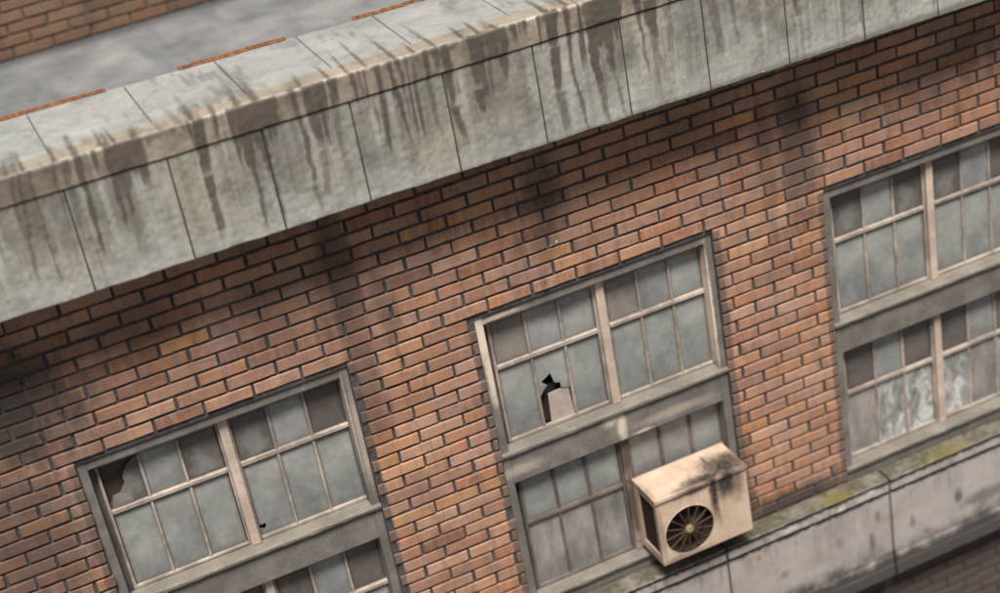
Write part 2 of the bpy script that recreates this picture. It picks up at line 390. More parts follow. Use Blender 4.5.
# ------------------------------------------------------------------ brickwork
PITCH, COURSE, MJ = .362, .1068, .0225
def bricks(bm, y_face, depth, x0, x1, z0, z1, zref, xref, holes, lt, lu, lh):
    k = int(math.ceil((z0 - zref) / COURSE))
    while zref + k * COURSE < z1:
        zc = zref + k * COURSE
        off = xref + (0 if k % 2 == 0 else PITCH / 2) + random.uniform(-.006, .006)
        i = int(math.floor((x0 - off) / PITCH))
        while off + i * PITCH < x1:
            a = off + i * PITCH + MJ / 2; b = off + (i + 1) * PITCH - MJ / 2
            i += 1
            a = max(a, x0); b = min(b, x1)
            if b - a < .03: continue
            lo = zc - COURSE / 2 + MJ / 2; hi = zc + COURSE / 2 - MJ / 2
            segs = [(a, b)]
            for hx0, hx1, hz0, hz1 in holes:
                if hi - .012 > hz0 and lo + .012 < hz1:
                    ns = []
                    for s, e in segs:
                        if e <= hx0 or s >= hx1: ns.append((s, e)); continue
                        if s < hx0: ns.append((s, hx0 - random.uniform(-.002, .008)))
                        if e > hx1: ns.append((hx1 + random.uniform(-.002, .008), e))
                    segs = ns
            for s, e in segs:
                if e - s < .035: continue
                t = random.random(); u = random.random() ** 1.5; hz_ = random.random()
                yf = y_face + random.uniform(-.004, .004)
                j = lambda r=.0028: random.uniform(-r, r)
                sl, sr, zl, zr = j(.004), j(.004), j(.003), j(.003)
                back = [(s + sl, lo + zl), (e + sr, lo + zr), (e + sr, hi + zr), (s + sl, hi + zl)]
                c = .0045
                # front outline with slightly ragged points between the corners
                fr = []; bk = []
                for (p, q) in zip(back, back[1:] + back[:1]):
                    n = 5 if abs(q[0] - p[0]) > .12 else 2
                    for w in range(n):
                        f = w / n
                        x = p[0] + (q[0] - p[0]) * f; z = p[1] + (q[1] - p[1]) * f
                        if w: x += j(.0028); z += j(.0036)
                        cx = min(max(x, s + sl + c), e + sr - c); cz = min(max(z, lo + (zl + zr) / 2 + c), hi + (zl + zr) / 2 - c)
                        bk.append(bm.verts.new((x, yf + c * .8, z))); fr.append(bm.verts.new((cx + j(.0015), yf + j(.0012), cz + j(.0015))))
                bb = [bm.verts.new((v.co.x, y_face + depth, v.co.z)) for v in bk]
                fs = [bm.faces.new(fr)]
                N = len(fr)
                for w in range(N):
                    v = (w + 1) % N
                    fs.append(bm.faces.new((fr[w], bk[w], bk[v], fr[v])))
                    fs.append(bm.faces.new((bk[w], bb[w], bb[v], bk[v])))
                for f in fs: f[lt] = t; f[lu] = u; f[lh] = hz_; f.material_index = 0
                fs[0].smooth = False
        k += 1

WC = [-WIN_D, 0.0, WIN_D]
WB = -2.776
holes = [(c - 1.0, c + 1.0, WB, 0.0) for c in WC]

B = empty('warehouse_building', (0, 0, -7), 'weathered red brick warehouse with three multi-pane windows under a stained concrete cornice', 'building')
YF = -.032
bm = bmesh.new(); lt = bm.faces.layers.float.new('tint'); lu = bm.faces.layers.float.new('tone'); lh = bm.faces.layers.float.new('haze')
bricks(bm, YF, .03, -9.6, 9.4, -5.6, 1.9, .085, .214, holes, lt, lu, lh)
# mortar backing with the window openings left out
YM = YF + .016
xs = [-10.5] + [v for c in WC for v in (c - 1.0, c + 1.0)] + [10.5]
for i in range(0, len(xs), 2): box(bm, xs[i], xs[i + 1], YM, .30, WB, 0.0, mat=1)
box(bm, -10.5, 10.5, YM, .30, 0.0, 2.0, mat=1); box(bm, -10.5, 10.5, YM, .30, -7, WB, mat=1)
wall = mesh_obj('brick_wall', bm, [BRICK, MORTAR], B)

bm = bmesh.new()   # the dark rooms behind the glass
box(bm, -10.5, 10.5, 1.5, 2.4, -7, 1.15); box(bm, -10.5, -10.4, .30, 2.3, -7, 1.15); box(bm, 10.4, 10.5, .30, 2.3, -7, 1.15)
box(bm, -10.5, 10.5, .30, 2.4, -3.3, -3.2); box(bm, -10.5, 10.5, .30, 2.4, 1.15, 1.25)
mesh_obj('interior_wall', bm, INSIDE, B)
bm = bmesh.new()
box(bm, -14, 14, .40, 5.2, 1.26, 1.30)
r = mesh_obj('roof', bm, ROOF, B)

# ------------------------------------------------------------------ windows
def poly_plate(bm, uvl, pts, quad, y, th, mi, ragged=False):
    """plate from pane-space points (u right, v down) inside quad (x0,x1,z0,z1)"""
    x0, x1, z0, z1 = quad
    P = [(x0 + u * (x1 - x0), z1 - v * (z1 - z0), u, 1 - v) for u, v in pts]
    fv = [bm.verts.new((x, y, z)) for x, z, _, _ in P]; bv = [bm.verts.new((x, y + th, z)) for x, z, _, _ in P]
    fs = [bm.faces.new(fv)]
    n = len(P)
    for i in range(n): fs.append(bm.faces.new((fv[i], bv[i], bv[(i + 1) % n], fv[(i + 1) % n])))
    fs.append(bm.faces.new(bv[::-1]))
    uvd = {v: (P[i][2], P[i][3]) for i, v in enumerate(fv)}; uvd.update({v: (P[i][2], P[i][3]) for i, v in enumerate(bv)})
    for f in fs:
        f.material_index = mi
        for l in f.loops: l[uvl].uv = uvd[l.vert]
    bmesh.ops.recalc_face_normals(bm, faces=fs)

FULL = [(0, 0), (1, 0), (1, 1), (0, 1)]
HOLE_A = [(0, 0), (1, 0), (1, .6), (.94, .6), (.711, .567), (.706, .492), (.60, .48), (.529, .461), (.50, .40), (.454, .315), (.30, .36), (.146, .393), (.22, .43), (.308, .466), (.17, .52), (.045, .596), (.05, .8), (.057, 1), (0, 1)]
BOARD_A = [(.30, .60), (.62, .59), (.94, .60), (1, 1), (.255, 1)]
HOLE_B = [(.97, 0), (1, 0), (1, 1), (0, 1), (.0, .86), (.04, .83), (.134, .707), (.336, .703), (.40, .62), (.523, .508), (.50, .40), (.56, .28), (.648, .186), (.80, .10)]
SHARD_B = [(.06, .88), (.14, .73), (.33, .705), (.52, .80), (.62, .93), (.55, 1), (.05, 1)]
HOLE_C = [(0, 0), (1, 0), (1, 1), (0, 1), (0, .90), (.07, .905), (.10, .925), (.155, .91), (.19, .87), (.15, .845), (.10, .86), (.06, .845), (0, .86)]
ROWS = {'u': (-.10, -.528, -1.200), 'l': (-1.51, -1.978, -2.625)}

def sash_half(win, xc, which, side, codes):
    zt, zm, zb = ROWS[which]
    if side == 0: x0, x1, st0, st1 = -.880, .012, .022, .018
    else: x0, x1, st0, st1 = .080, .955, .020, .024
    x0 += xc; x1 += xc
    y0, y1 = .092, .130
    bm = bmesh.new()
    b = .004
    box(bm, x0, x0 + st0, y0, y1, zb, zt, b, jit=.0015); box(bm, x1 - st1, x1, y0, y1, zb, zt, b, jit=.0015)
    gx0, gx1 = x0 + st0, x1 - st1
    box(bm, gx0, gx1, y0 + .002, y1, zt - .045, zt, b); box(bm, gx0, gx1, y0 + .002, y1, zb, zb + .026, b, jit=.0015)
    box(bm, gx0, gx1, y0 - .006, y1 - .004, zm - .017, zm + .017, b, jit=.003)
    w = (gx1 - gx0) / 3
    for k in (1, 2):
        x = gx0 + k * w
        jx = random.uniform(-.004, .004)
        box(bm, x - .011 + jx, x + .011 + jx, y0 + .003, y1 - .006, zb + .026, zm - .017, b, jit=.0022)
        box(bm, x - .011, x + .011, y0 + .003, y1 - .006, zm + .017, zt - .05, b, jit=.0022)
    mesh_obj('sash', bm, SASH_DARK if which == 'l' and abs(xc) < 1 else SASH, win)
    bm = bmesh.new(); uvl = bm.loops.layers.uv.new('pane')
    extra = []
    for rI, (za, zc) in enumerate(((zt - .05, zm + .017), (zm - .017, zb + .026))):
        for k in range(3):
            q = (gx0 + k * w + .006, gx0 + (k + 1) * w - .006, zc, za)
            cd = codes[rI][k]
            y = .112 + random.uniform(-.002, .002)
            if cd in 'ABC': extra.append((cd, q, y)); continue
            poly_plate(bm, uvl, FULL, q, y, .005, GI[cd])
    mesh_obj('glazing', bm, GLASS, win)
    for cd, q, y in extra:
        bm = bmesh.new(); uvl = bm.loops.layers.uv.new('pane')
        poly_plate(bm, uvl, {'A': HOLE_A, 'B': HOLE_B, 'C': HOLE_C}[cd], q, y, .005, GI['b' if cd != 'B' else 'w'])
        o = mesh_obj('broken_pane', bm, GLASS, win)
        o['label'] = {'A': 'cloudy pane with a jagged black hole', 'B': 'grimy pane with its upper left corner smashed out', 'C': 'dusty pane with a small hole at its lower corner'}[cd]
        if cd == 'A':
            bm = bmesh.new(); uvl = bm.loops.layers.uv.new('pane')
            poly_plate(bm, uvl, BOARD_A, q, y + .008, .008, 0)
            mesh_obj('patch_board', bm, CARD, win)
            bm = bmesh.new(); box(bm, q[0] - .02, q[1] + .02, y + .07, y + .08, q[2] - .02, q[2] + .30)
            mesh_obj('added_backing', bm, BLACKMETAL, win)  # added dark sheet, stands in for the dim room behind the hole
        if cd == 'B':
            bm = bmesh.new(); uvl = bm.loops.layers.uv.new('pane')
            poly_plate(bm, uvl, SHARD_B, q, y - .007, .004, GI['t'])
            mesh_obj('glass_shard', bm, GLASS, win)
            bm = bmesh.new(); box(bm, q[0] - .02, q[1] + .0, y + .05, y + .06, q[2] - .02, q[3] + .05)
            mesh_obj('added_backing', bm, ADDED_BACKING, win)  # added sheet, gives the hole the dim brown of the room

def make_window(xc, codes, label):
    bm = bmesh.new()
    b = .006
    box(bm, xc - .998, xc - .929, 0, .17, WB + .002, -.002, b, 0, 2)
    box(bm, xc + .931, xc + .998, 0, .17, WB + .002, -.002, b, 0, 2)
    box(bm, xc - .929, xc + .931, .003, .17, -.083, -.002, b, 0, 2)
    box(bm, xc - .929, xc + .931, .004, .17, -1.508, -1.238, b, 0, 2)
    box(bm, xc - .929, xc - .874, .135, .18, -1.235, -.083); box(bm, xc - .929, xc - .874, .135, .18, -2.66, -1.508)
    box(bm, xc - .929, xc + .931, .004, .17, WB + .002, -2.662, b, 0, 2)
    win = mesh_obj('window', bm, FRAME, B)
    win['label'] = label
    for w, ci in (('u', 0), ('l', 1)):
        zt, zm, zb = ROWS[w]
        for side in (0, 1): sash_half(win, xc, w, side, codes[ci][side])
        bm = bmesh.new()
        box(bm, xc + .012, xc + .080, .058, .14, zb, zt + (.016 if w == 'u' else 0), .008, 0, 2, .002)
        if w == 'l' and abs(xc) < 1: mesh_obj('mullion', bm, MULL, win)
        else: mesh_obj('mullion', bm, MULL, win)
        # projecting sill, weathered and a little uneven along its length
        bm = bmesh.new()
        z0 = zb
        n = 26
        rings = []
        for i in range(n + 1):
            x = xc - .997 + 1.994 * i / n
            d = lambda a: random.uniform(-a, a)
            prof = [(.090, z0 + .001), (-.004 + d(.003), z0 - .008 + d(.003)), (-.022 + d(.003), z0 - .013 + d(.003)), (-.027 + d(.003), z0 - .019), (-.025 + d(.002), z0 - .040 + d(.003)), (-.018, z0 - .044), (-.001, z0 - .043)]
            if abs(x - xc) < .93: prof += [(.090, z0 - .036)]
            else: prof[0] = (-.0015, z0 - .006); prof += [(-.001, z0 - .036)]
            rings.append([bm.verts.new((x, y, z)) for y, z in prof])
        m_ = len(rings[0])
        fs = []
        for i in range(n):
            for k in range(m_): fs.append(bm.faces.new((rings[i][k], rings[i][(k + 1) % m_], rings[i + 1][(k + 1) % m_], rings[i + 1][k])))
        fs += [bm.faces.new(rings[0][::-1]), bm.faces.new(rings[-1])]
        bmesh.ops.recalc_face_normals(bm, faces=fs)
        mesh_obj('sill', bm, SILL, win)
    return win

make_window(WC[0], ((((('B'), 'b', 'w'), ('b', 'b', 'b')), (('w', 'c', 'n'), ('C', 'b', 'b'))), ((('n', 'b', 'n'), ('b', 'b', 'b')), (('n', 'b', 'n'), ('b', 'b', 'b')))),
            'left window with a smashed corner pane and dark brown panes')
make_window(WC[1], (((('t', 'c', 'b'), ('b', 'A', 'b')), (('t', 'b', 'c'), ('b', 'b', 'b'))), ((('b', 'b', 'b'), ('s', 's', 's')), (('b', 'b', 'b'), ('s', 's', 's')))),
            'middle window with a jagged hole above the air conditioner')
make_window(WC[2], (((('w', 'c', 'w'), ('b', 'b', 'b')), (('w', 'c', 'n'), ('b', 'b', 'b'))), ((('n', 'b', 'n'), ('s', 'p', 'p')), (('n', 'b', 'n'), ('p', 's', 'b')))),
            'right window with crumpled polythene behind its lower panes')

# ------------------------------------------------------------------ cornice
STREAKS = [(-3.808, 2.204, -3.857, 1.861, 0.014, 0.7), (-3.857, 1.861, -3.898, 1.56, 0.014, 0.4), (-3.76, 2.222, -3.848, 1.578, 0.014, 0.7), (-3.706, 2.217, -3.717, 1.53, 0.011, 0.7), (-3.562, 2.223, -3.567, 1.739, 0.011, 0.7), (-3.48, 2.21, -3.507, 1.703, 0.023, 0.6), (-3.406, 2.205, -3.407, 1.583, 0.02, 0.85), (-3.228, 2.214, -3.227, 1.718, 0.017, 0.95), (-3.184, 2.214, -3.164, 1.76, 0.017, 0.9), (-3.142, 2.207, -3.143, 1.927, 0.02, 0.85), (-3.051, 2.191, -3.03, 1.917, 0.032, 0.8), (-3.101, 2.194, -3.052, 2.048, 0.035, 0.8), (-2.64, 2.188, -2.665, 1.865, 0.033, 0.95), (-2.665, 1.865, -2.671, 1.425, 0.024, 0.75), (-2.532, 2.201, -2.541, 2.088, 0.015, 0.8), (-2.367, 2.046, -2.372, 1.81, 0.031, 0.9), (-2.372, 1.81, -2.374, 1.446, 0.016, 0.7), (-2.28, 2.046, -2.264, 1.753, 0.031, 0.9), (-2.264, 1.753, -2.252, 1.381, 0.013, 0.6), (-2.149, 2.17, -2.177, 1.972, 0.016, 0.8), (-2.023, 2.193, -1.996, 1.963, 0.022, 0.8), (-1.996, 1.963, -2.005, 1.574, 0.016, 0.7), (-2.005, 1.574, -1.997, 1.397, 0.019, 0.4), (-1.932, 2.206, -1.904, 1.799, 0.028, 0.8), (-1.904, 1.799, -1.929, 1.483, 0.026, 0.5), (-1.866, 2.199, -1.836, 1.919, 0.022, 0.7), (-1.751, 2.226, -1.755, 2.061, 0.029, 0.85), (-1.755, 2.061, -1.786, 1.617, 0.019, 0.45), (-1.896, 2.215, -1.907, 1.786, 0.028, 0.6), (-1.62, 2.233, -1.61, 2.029, 0.016, 0.8), (-1.567, 2.225, -1.578, 2.048, 0.013, 0.6), (-1.61, 2.029, -1.601, 1.628, 0.016, 0.4), (-1.443, 2.221, -1.454, 2.044, 0.016, 0.9), (-1.454, 2.044, -1.48, 1.662, 0.016, 0.5), (-1.361, 2.217, -1.361, 1.952, 0.013, 0.85), (-1.361, 1.952, -1.363, 1.609, 0.017, 0.5), (-1.306, 2.215, -1.287, 1.972, 0.013, 0.8), (-1.287, 1.972, -1.259, 1.662, 0.017, 0.55), (-1.11, 2.212, -1.118, 2.033, 0.017, 0.9), (-1.118, 2.033, -1.103, 1.649, 0.017, 0.6), (-1.041, 2.205, -1.042, 2.093, 0.027, 0.7), (-0.97, 2.204, -0.977, 1.811, 0.023, 0.9), (-0.977, 1.811, -0.941, 1.546, 0.024, 0.7), (-0.78, 2.224, -0.79, 1.875, 0.027, 0.95), (-0.79, 1.875, -0.771, 1.703, 0.031, 0.85), (-0.724, 2.222, -0.742, 1.745, 0.024, 0.8), (-0.664, 2.233, -0.699, 1.775, 0.017, 0.7), (-0.752, 2.224, -0.78, 2.0, 0.014, 0.9), (-0.615, 2.225, -0.623, 2.024, 0.021, 0.8), (-0.556, 2.229, -0.579, 1.911, 0.031, 0.9), (-0.199, 2.223, -0.215, 2.002, 0.039, 0.95), (-0.215, 2.002, -0.216, 1.684, 0.032, 0.8), (-0.216, 1.684, -0.206, 1.384, 0.032, 0.55), (-0.094, 2.235, -0.098, 1.852, 0.018, 0.8), (-0.098, 1.852, -0.055, 1.366, 0.014, 0.65), (0.072, 2.06, 0.088, 1.634, 0.032, 0.9), (0.088, 1.634, 0.107, 1.36, 0.022, 0.6), (0.192, 2.053, 0.201, 1.717, 0.029, 0.9), (0.201, 1.717, 0.24, 1.364, 0.015, 0.5), (0.44, 2.182, 0.446, 1.908, 0.018, 0.8), (0.446, 1.908, 0.456, 1.604, 0.015, 0.6), (0.509, 2.134, 0.536, 1.837, 0.033, 0.8), (0.536, 1.837, 0.555, 1.64, 0.026, 0.5), (0.66, 2.055, 0.652, 1.715, 0.026, 0.5), (0.803, 2.072, 0.84, 1.637, 0.045, 0.45), (0.986, 2.035, 1.03, 1.617, 0.038, 0.55), (1.147, 1.989, 1.169, 1.636, 0.023, 0.55), (1.304, 1.966, 1.344, 1.6, 0.039, 0.45), (1.461, 1.922, 1.469, 1.547, 0.031, 0.5), (1.651, 1.869, 1.667, 1.7, 0.024, 0.7), (2.178, 1.81, 2.195, 1.388, 0.016, 0.5), (2.439, 1.662, 2.482, 1.42, 0.025, 0.4), (2.801, 1.637, 2.821, 1.384, 0.017, 0.45)]
TOPS = [(-3.835, -0.516, -3.81, -0.057, 0.019), (-3.777, -0.533, -3.753, -0.011, 0.019), (-3.73, -0.54, -3.731, -0.032, 0.022), (-3.414, -0.396, -3.394, 0.1, 0.03), (-3.54, -0.471, -3.521, -0.029, 0.022), (-3.239, -0.404, -3.228, -0.042, 0.019), (-3.206, -0.396, -3.194, -0.097, 0.019), (-3.162, -0.397, -3.17, -0.077, 0.019), (-3.038, -0.354, -3.028, -0.196, 0.03), (-2.665, -0.385, -2.656, 0.118, 0.033), (-2.374, -0.282, -2.32, 0.151, 0.033), (-2.529, -0.413, -2.514, -0.163, 0.03), (-2.255, -0.335, -2.224, 0.1, 0.037), (-1.958, -0.457, -1.919, -0.122, 0.022), (-1.501, -0.512, -1.48, 0.352, 0.019), (-1.311, -0.521, -1.302, 0.237, 0.022), (-1.176, -0.567, -1.162, -0.128, 0.019), (-1.023, -0.533, -1.044, 0.144, 0.022), (-0.829, -0.44, -0.808, -0.038, 0.022), (-0.72, -0.455, -0.702, -0.101, 0.026), (-0.586, -0.445, -0.62, -0.22, 0.03), (-0.219, -0.424, -0.221, -0.024, 0.03), (-0.071, -0.425, -0.044, -0.052, 0.03), (-1.637, -0.511, -1.604, 0.091, 0.019), (-1.761, -0.476, -1.757, -0.049, 0.019)]
BLOCKS = [(-2.43, -2.13, 2.0, .85), (.03, .32, 2.0, .88), (-.79, -.53, 2.11, .75), (-3.235, -3.07, 1.96, .8), (-3.13, -3.01, 2.06, .75)]
def stain_front(X, Z):
    s = np.zeros_like(X)
    gr = .6 * vnoise(X * 75, Z * 30, 71) + .4 * vnoise(X * 40, Z * 55, 72)
    nz = vnoise(X * 90, Z * 22, 3); nl = vnoise(X * 45, Z * 7, 5); wob = (vnoise(X * 0 + Z * 9, X * 2, 8) - .5) * .022
    for x0, z0, x1, z1, hw, st in STREAKS:
        if z0 > 2.14: z0 = 2.26
        t = (z0 - Z) / (z0 - z1)
        xc = x0 + (x1 - x0) * np.clip(t, 0, 1) + wob
        w = hw * 1.12 * (1.0 + .25 * (nl - .5) * 2) * np.clip(1.15 - .35 * t, .4, 1.2)
        d = np.abs(X - xc) / w
        p = sstep(1.42, .58, d + (nz - .5) * .5) * sstep(-.04, .03, t) * sstep(1.30, .80, t + (nl - .5) * .25)
        s = np.maximum(s, st * p * (1 - .15 * np.clip(t, 0, 1)) * (.86 + .26 * gr))
    for xa, xb, zb, st in BLOCKS:
        e = .016 * (nz - .5) * 2
        e = e + .02 * (vnoise(X * 9, Z * 9, 10) - .5)
        p = sstep(xa - .02, xa + .02, X + e) * sstep(xb + .02, xb - .02, X + e) * sstep(zb - .10, zb + .05, Z + (vnoise(X * 42, Z * 2, 9) - .5) * .24)
        s = np.maximum(s, st * p * np.clip(.52 + .5 * vnoise(X * 48, Z * 2.5, 12) + .30 * gr, 0, 1))
    # thin runs under the arris everywhere and a broad grey wash lower down
    v = vnoise(X * 21, Z * .8, 21); v2 = vnoise(X * 60, Z * 1.2, 22); L = 2.25 - .62 * vnoise(X * 13, X * 0, 23) ** 1.6
    s = np.maximum(s, .80 * sstep(.60, .78, .5 * v + .5 * v2 + .10) * (.45 + .75 * vnoise(X * 2.1, X * 0, 24)) * sstep(L - .12, L + .12, Z))
    s = np.maximum(s, .42 * sstep(.40, .78, vnoise(X * 6, Z * 1.1, 31) * .6 + vnoise(X * 22, Z * 1.5, 32) * .4) * sstep(1.41, 1.77, Z + .3 * vnoise(X * 3, Z * 2, 33) - .1))
    s = np.maximum(s, .55 * sstep(2.175, 2.24, Z + (vnoise(X * 30, Z * 4, 41) - .5) * .09) * sstep(.35, .7, vnoise(X * 5, X * 0, 42)))
    v3 = .55 * vnoise(X * 17, Z * .35, 81) + .45 * vnoise(X * 52, Z * .6, 82); L3 = 2.1 - .85 * vnoise(X * 19, X * 0, 83)
    s = np.maximum(s, .40 * sstep(.52, .74, v3) * sstep(L3 - .2, L3 + .15, Z) * (.6 + .5 * gr))
    for xa, xb, st in ((-3.98, -3.42, .48), (-1.98, -1.55, .35), (-1.5, -1.0, .42), (.5, 1.05, .30), (1.0, 1.65, .28)):
        s = np.maximum(s, st * sstep(xa - .06, xa + .1, X) * sstep(xb + .06, xb - .1, X) * sstep(1.47, 1.80, Z + (nl - .5) * .3) * (.55 + .6 * vnoise(X * 30, Z * 1.6, 51)))
    return np.clip(s, 0, 1)
def stain_top(X, Y):
    s = np.zeros_like(X)
    nz = vnoise(X * 80, Y * 25, 13); nl = vnoise(X * 40, Y * 8, 15)
    for x0, y0, x1, y1, hw in TOPS:
        t = (Y + .46) / (y1 + .46)
        xc = x0 + (x1 - x0) * np.clip(t, 0, 1)
        p = sstep(1.5, .3, np.abs(X - xc) / (hw * .8) + (nz - .5) * .8) * sstep(1.2, .25, t + (nl - .5) * .6)
        s = np.maximum(s, .85 * p * (.6 + .4 * nl))
    s = np.maximum(s, .45 * sstep(.6, .8, vnoise(X * 16, Y * 1.5, 16)) * sstep(.05, -.38, Y + .5 * vnoise(X * 9, Y, 17) - .2))
    s = np.maximum(s, .40 * sstep(.62, .85, vnoise(X * 3, Y * 4, 18) * .7 + .3 * nl))
    return np.clip(s, 0, 1)

def sweep(name, path, x0, x1, step, mat, parent, sag=0.0):
    """closed (y,z) path swept from x0 to x1 in fine steps; carries the stain attribute"""
    nx = max(2, int((x1 - x0) / step))
    X = np.linspace(x0, x1, nx + 1); n = len(path)
    V = np.zeros((nx + 1, n, 3)); V[:, :, 0] = X[:, None]
    pa = np.array(path); V[:, :, 1] = pa[None, :, 0]; V[:, :, 2] = pa[None, :, 1]
    if name == 'coping_slab':  # the back edge runs slightly out of true
        k = np.clip((V[:, :, 1] + .28) / .8, 0, 1); V[:, :, 1] += k * (-.022 * (V[:, :, 0] + 3.0))
    rough = (vnoise(V[:, :, 0] * 7, V[:, :, 2] * 9 + V[:, :, 1] * 5, 60) - .5) * .006 + (vnoise(V[:, :, 0] * 30, V[:, :, 2] * 30 + V[:, :, 1] * 30, 61) - .5) * .0035
    V[:, :, 1] += rough; V[:, :, 2] += rough * .8
    flat = V.reshape(-1, 3).copy()
    V[:, :, 2] += -.011 * (V[:, :, 0] + .36)   # the cornice falls slightly along its length
    verts = V.reshape(-1, 3)
    i, k = np.meshgrid(np.arange(nx), np.arange(n), indexing='ij'); k2 = (k + 1) % n
    F = np.stack([i * n + k, i * n + k2, (i + 1) * n + k2, (i + 1) * n + k], -1).reshape(-1, 4).tolist()
    F.append(list(range(n - 1, -1, -1))); F.append([nx * n + q for q in range(n)])
    me = bpy.data.meshes.new(name); me.from_pydata(verts.tolist(), [], F); me.update()
    x, y, z = flat.T
    s = np.where(z > 2.2505, stain_top(x, y), stain_front(x, np.minimum(z, 2.25)))
    e = np.exp(-(((y + .455) / .013) ** 2 + ((z - 2.247) / .011) ** 2))
    a = me.attributes.new('edge', 'FLOAT', 'POINT'); a.data.foreach_set('value', e.astype(np.float32))
    a = me.attributes.new('stain', 'FLOAT', 'POINT'); a.data.foreach_set('value', s.astype(np.float32))
    me.materials.append(mat)
    b = bmesh.new(); b.from_mesh(me); bmesh.ops.recalc_face_normals(b, faces=b.faces); b.to_mesh(me); b.free()
    return link(bpy.data.objects.new(name, me), parent)

bm = bmesh.new()
prism(bm, [(-.432, 1.385), (-.432, 2.214), (.44, 2.214), (.44, 1.22), (.38, 1.22), (.38, 1.40), (-.01, 1.40), (-.01, 1.385)], -10.3, 10.3)
for v in bm.verts: v.co.z += -.011 * (v.co.x + .36)
cornice = mesh_obj('cornice', bm, CORE, B)
def line(a, b, n): return [(a[0] + (b[0] - a[0]) * i / n, a[1] + (b[1] - a[1]) * i / n) for i in range(n)]
FJ = [-10.1, -9.45, -8.8, -8.15, -7.5, -6.85, -6.2, -5.5, -4.85, -4.195, -3.54, -2.883, -2.262, -1.665, -1.012, -.363, .288, .917, 1.565, 2.202, 2.84, 3.48, 4.12, 4.77, 5.42, 6.07, 6.72, 7.37, 8.02, 8.67, 9.32, 9.97]
for a, b in zip(FJ, FJ[1:]):
    vis = a > -4.5 and b < 4
    st = .0115 if vis else .06; nv = 62 if vis else 14
    path = [(-.018, 1.340), (-.440, 1.340)] + line((-.450, 1.352), (-.450, 2.052), nv) + [(-.450, 2.052), (-.444, 2.059), (-.420, 2.059), (-.420, 1.365), (-.018, 1.365)]
    sweep('fascia_panel', path, a + .006, b - .006, st, PANEL, cornice)
TJ = [-10.1, -7.4, -4.6, .003, 2.6, 4.2, 6.8, 9.97]
for a, b in zip(TJ, TJ[1:]):
    vis = a > -4.7 and b < 4
    arc = [(-.462 + .016 * (1 - math.cos(t)), 2.234 + .018 * math.sin(t)) for t in (0, .4, .8, 1.2, 1.57)]
    path = [(-.422, 2.070), (-.459, 2.070)] + line((-.462, 2.073), (-.462, 2.234), 16) + arc + line((-.442, 2.2525), (-.292, 2.256), 14) + [(-.292, 2.256), (-.292, 2.22), (-.422, 2.22)]
    sweep('trim', path, a + .003, b - .003, .0115 if vis else .06, TRIM, cornice)
CJ = [-10.1, -9.45, -8.8, -8.15, -7.5, -6.85, -6.2, -5.5, -4.85, -4.195, -3.543, -2.89, -2.267, -1.684, -1.13, -.43, .26, .92, 1.58, 2.24, 2.9, 3.56, 4.22, 4.88, 5.54, 6.2, 6.86, 7.52, 8.18, 8.84, 9.5, 9.97]
for a, b in zip(CJ, CJ[1:]):
    vis = a > -4.5 and b < 1
    path = [(-.286, 2.218), (-.286, 2.2515)] + line((-.283, 2.254), (.525, 2.255), 50 if vis else 12) + [(.525, 2.255), (.531, 2.249), (.531, 2.218)]
    sweep('coping_slab', path, a + .004, b - .004, .0135 if vis else .06, COPE, cornice)

# rusty angle strips along the back edge of the coping
def strip(xa, xb, lab):
    ya = .53 - .022 * (xa + 3.0); yb = .53 - .022 * (xb + 3.0)
    bm = bmesh.new(); n = 14; rings = []
    for i in range(n + 1):
        f = i / n; x = xa + (xb - xa) * f; y = ya + (yb - ya) * f + random.uniform(-.002, .002); z = 2.2585 - .011 * (x + .36) + random.uniform(0, .0025)
        prof = [(y - .016, z), (y - .016, z + .007), (y - .004, z + .008), (y - .003, z + .017), (y + .008, z + .018), (y + .008, z)]
        rings.append([bm.verts.new((x, p, q)) for p, q in prof])
    m_ = 6; fs = []
    for i in range(n):
        for k in range(m_): fs.append(bm.faces.new((rings[i][k], rings[i][(k + 1) % m_], rings[i + 1][(k + 1) % m_], rings[i + 1][k])))
    fs += [bm.faces.new(rings[0][::-1]), bm.faces.new(rings[-1])]
    bmesh.ops.recalc_face_normals(bm, faces=fs)
    o = mesh_obj('rusty_strip', bm, RUST)
    tag(o, lab, 'metal strip', 'rusty strips along the back edge of the coping')
strip(-3.95, -3.01, 'rusty orange strip on the coping edge, cut off by the left side of the photo')
strip(-2.51, -1.755, 'rusty orange strip on the coping edge, lying between the two other strips')
strip(-1.265, -.6, 'rusty orange strip on the coping edge, cut off by the top of the photo')

